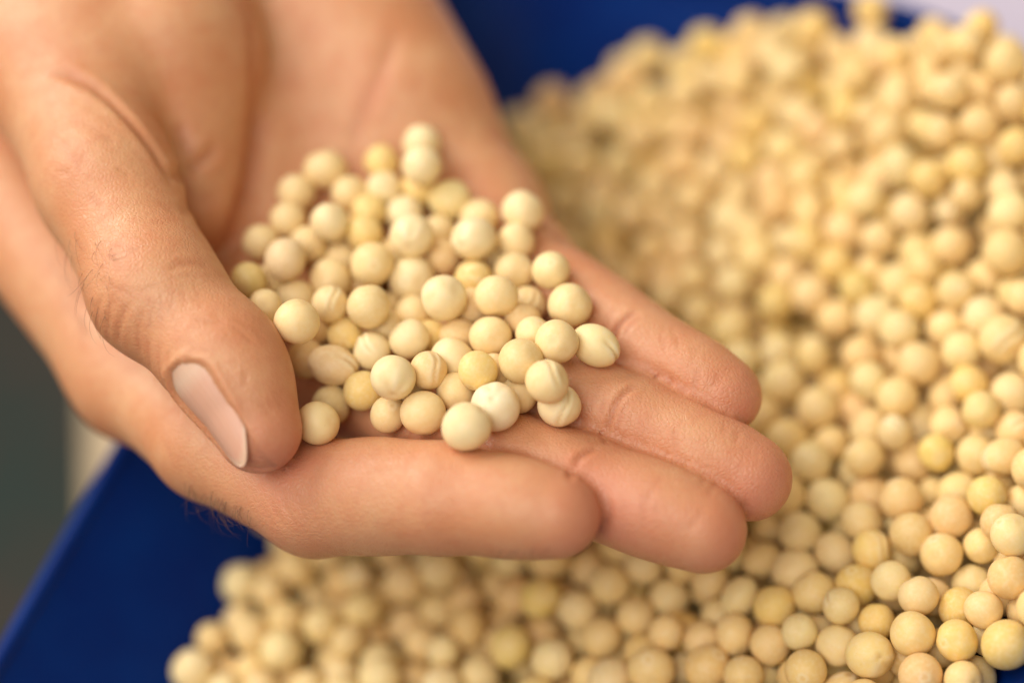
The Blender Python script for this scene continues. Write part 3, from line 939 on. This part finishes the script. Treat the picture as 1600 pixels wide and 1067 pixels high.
def heap_top(x, y):
    s = x * S_AX[0] + y * S_AX[1]; n = x * N_AX[0] + y * N_AX[1]
    h = 56 - 0.178 * n + 0.05 * s - 0.00094 * n * s
    h += 9.5 * np.exp(-(((s - 128) / 36) ** 2 + ((n - 14) / 38) ** 2))
    h += 21 * np.exp(-(((s - 116) / 36) ** 2 + ((n + 60) / 38) ** 2)) + 7.5 * np.exp(-(((s + 35) / 55) ** 2 + ((n - 70) / 34) ** 2))
    h += 5.5 * np.exp(-(((s - 112) / 28) ** 2 + ((n - 42) / 26) ** 2)) + 6 * np.exp(-(((s - 75) / 36) ** 2 + ((n - 34) / 34) ** 2))
    h += 1.6 * np.sin(s / 19 + 1.0) * np.sin(n / 23) + 1.1 * np.sin(s / 9.5 + n / 13 + 2)
    return np.minimum(h, RIM + 18 + 0.75 * np.maximum(tub_dist(x, y, 68.0), 0))

def in_view(p, mx=230, my=230):
    q = to_cam(p)
    u = 800 + q[:, 0] / q[:, 2] / KPX; v = 533.5 + q[:, 1] / q[:, 2] / KPX
    return (u > -mx) & (u < 1600 + mx) & (v > -my) & (v < 1067 + my)

def build_heap():
    R = np.random.default_rng(5)
    DEP = 23.0
    M0 = 60000
    x = R.uniform(-190, 190, M0); y = R.uniform(-190, 190, M0); t = R.uniform(0, 1, M0)
    z = heap_top(x, y) - 4 - t * DEP
    p = np.stack([x, y, z], 1)
    ok = (tub_dist(x, y, z) > 3.0) & in_view(p) & (z > 9)
    p = p[ok]
    vol = ok.sum() / M0 * 380 * 380 * DEP
    N = int(vol * 0.67 / (4.19 * 3.9 ** 3))
    # spread the start: best of a few candidates
    p = p[:N].copy()
    r = np.clip(R.normal(3.9, 0.28, N), 3.2, 4.7)
    up_off = R.normal(0, 0.8, N)
    print('heap peas', N)
    for it in range(110):
        if it % 5 == 0:
            pf = p.astype(np.float32); sq = (pf ** 2).sum(1)
            d2 = sq[:, None] + sq[None] - 2 * pf @ pf.T
            I, Jx = np.where(np.triu(d2 < 11.2 ** 2, 1))
        d = p[I] - p[Jx]; L = np.linalg.norm(d, axis=1) + 1e-6
        ov = np.maximum(r[I] + r[Jx] - L, 0)
        m = d * (ov / L * 0.36)[:, None]
        for k in range(3):
            p[:, k] += np.bincount(I, m[:, k], N) - np.bincount(Jx, m[:, k], N)
        if it > 70:
            p[:, 2] -= 0.10
        top = heap_top(p[:, 0], p[:, 1]) - r + up_off
        p[:, 2] = np.where(p[:, 2] > top, p[:, 2] + (top - p[:, 2]) * 0.5, p[:, 2])
        bot = heap_top(p[:, 0], p[:, 1]) - DEP - 5
        p[:, 2] = np.maximum(np.maximum(p[:, 2], bot), 4.6 + r)
        td = tub_dist(p[:, 0], p[:, 1], p[:, 2]); pen = np.maximum(r - td, 0)
        if it % 2 == 0:
            p += tub_normal(p[:, 0], p[:, 1], p[:, 2]) * pen[:, None]
        if it > 20 and it % 6 == 0 or it > 104:
            q = to_cam(p); sd = hand_sdf(q); b = sd < r
            if b.any():
                g = grad(q[b]) @ BASIS
                p[b] += g * (r[b] - sd[b])[:, None] * 0.8
    ok = p[:, 2] < RIM + 30
    # loose fill under the worked layer, down to the tub floor
    g = np.arange(-190, 190, 8.3)
    zz = np.arange(9.5, 75, 7.0)
    X, Y, Z = np.meshgrid(g, g, zz, indexing='ij')
    k = np.round((Z - 9.5) / 7.0).astype(int) % 2
    X = X + k * 4.1 + R.normal(0, .4, X.shape); Y = Y + k * 4.1 + R.normal(0, .4, X.shape)
    f = np.stack([X.ravel(), Y.ravel(), Z.ravel()], 1)
    f = f[(tub_dist(*f.T) > 4.2) & (f[:, 2] < heap_top(f[:, 0], f[:, 1]) - DEP - 8)]
    f = f[in_view(f, 400, 400)]
    return p[ok], r[ok], f

TP, TR, TF = build_heap()

def visible_px(P, R_, extra):
    """how much of each pea the lens sees: a small depth buffer"""
    Wb, Hb, sc = 640, 427, 0.4
    zb = np.full((Hb, Wb), 1e9); ib = np.full((Hb, Wb), -1)
    q = np.concatenate([to_cam(P), extra[0]]); rr = np.concatenate([R_, extra[1]])
    for i in np.argsort(-q[:, 2]):
        X, Y, Z = q[i]
        u = (800 + X / Z / KPX) * sc; v = (533.5 + Y / Z / KPX) * sc; rp = rr[i] / Z / KPX * sc
        u0, u1, v0, v1 = int(u - rp), int(u + rp) + 2, int(v - rp), int(v + rp) + 2
        if u1 < 0 or v1 < 0 or u0 >= Wb or v0 >= Hb: continue
        u0, v0, u1, v1 = max(u0, 0), max(v0, 0), min(u1, Wb), min(v1, Hb)
        yy, xx = np.mgrid[v0:v1, u0:u1]
        k = ((xx - u) ** 2 + (yy - v) ** 2) / rp ** 2
        dz = Z - rr[i] * np.sqrt(np.maximum(1 - k, 0))
        s = (k < 1) & (dz < zb[v0:v1, u0:u1])
        zb[v0:v1, u0:u1][s] = dz[s]; ib[v0:v1, u0:u1][s] = i
    cnt = np.bincount(ib[ib >= 0].ravel(), minlength=len(q))
    return cnt[:len(P)]

hs = RNG.choice(len(HV), 9000, replace=False)
vis = visible_px(TP, TR, (np.concatenate([HV[hs], HPP]), np.concatenate([np.full(len(hs), 1.6), HPR])))
NB = 222
order = np.argsort(-vis)
single = order[:NB]; single = single[vis[single] > 25]
mass = np.setdiff1d(np.arange(len(TP)), single)
print('single', len(single), 'visible', (vis > 25).sum(), 'of', len(TP))

KP = ['plain'] * 72 + ['seam'] * 9 + ['fold'] * 6 + ['wrinkle'] * 6 + ['oval'] * 8
uv = to_cam(TP); U = 800 + uv[:, 0] / uv[:, 2] / KPX; Vv = 533.5 + uv[:, 1] / uv[:, 2] / KPX
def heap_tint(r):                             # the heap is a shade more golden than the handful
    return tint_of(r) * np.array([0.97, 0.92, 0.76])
def heap_zone(u, v):
    if u > 1430 and v > 640: return 'by the blue rim at lower right'
    if u > 1180 and v > 880: return 'at the sharp lower edge of the heap'
    if u > 1150 and v > 560: return 'just right of the ring fingertip'
    if v > 780: return 'in the shade under the fingers'
    if u > 1330 and v > 300: return 'on the heap right of the fingertips'
    if u > 1250: return 'on the heap crest at upper right'
    return 'on the far slope past the little finger'
for j, i in enumerate(single):
    r = np.random.default_rng(900 + int(i))
    kd = KP[r.integers(len(KP))]
    me = FINE[kd][r.integers(len(FINE[kd]))]
    rot = rand_rot(r)
    if kd in ('seam', 'fold') and r.random() < 0.6:
        rot = look_rot((r.normal(0, .45), r.normal(-.15, .4), -1), r.uniform(0, 3))
    u, v = U[i], Vv[i]; tn = heap_tint(r)
    sz = TR[i] * (0.93 if kd == 'oval' else 1.0)
    make_pea(me, uv[i], sz, rot, tn, '', 'peas heaped in the blue tub', (kd, tn, heap_zone(u, v), u))

# every other pea of the heap, one mass
parts = []
def lowset(sub):
    out = []
    for kd, sd in KINDS:
        me, P, F, mk = pea_shape(kd, sd, sub); bpy.data.meshes.remove(me); out.append((P, F, mk))
    return out
def join_mass(name, P, R_, lib, seed, **props):
    rr = np.random.default_rng(seed); VV, FF, TT, KK = [], [], [], []; off = 0
    for i in range(len(P)):
        k = rr.choice([0, 1, 2, 3, 4, 5, 6, 7, 8, 10, 12, 13]); V0, F0, mk = lib[k]
        m = np.array(rand_rot(rr).to_matrix())
        VV.append((V0 @ m.T) * R_[i] + P[i]); FF.append(F0 + off); off += len(V0)
        TT.append(np.repeat(np.r_[heap_tint(rr), 1][None], len(V0), 0)); KK.append(mk)
    me = mesh_from(name, np.concatenate(VV) * MM, np.concatenate(FF))
    a = me.color_attributes.new('tint', 'FLOAT_COLOR', 'POINT'); a.data.foreach_set('color', np.concatenate(TT).astype(np.float32).ravel())
    b = me.attributes.new('mark', 'FLOAT', 'POINT'); b.data.foreach_set('value', np.concatenate(KK).astype(np.float32))
    return put(name, me, M_PEAS, **props)
sv = vis[mass] > 0
L3, L1 = lowset(3), lowset(1)
PM = np.concatenate([TP[mass][~sv], TF]); RM = np.concatenate([TR[mass][~sv], np.full(len(TF), 3.95)])
heap = join_mass('pea_heap', TP[mass][sv], TR[mass][sv], L3, 3, kind='stuff', label='heap of dried cream and yellow peas filling the blue tub', category='peas')
deep = join_mass('buried_peas', PM, RM, L1, 4, kind='stuff')
deep.parent = heap

name_alike('peas heaped in the blue tub')
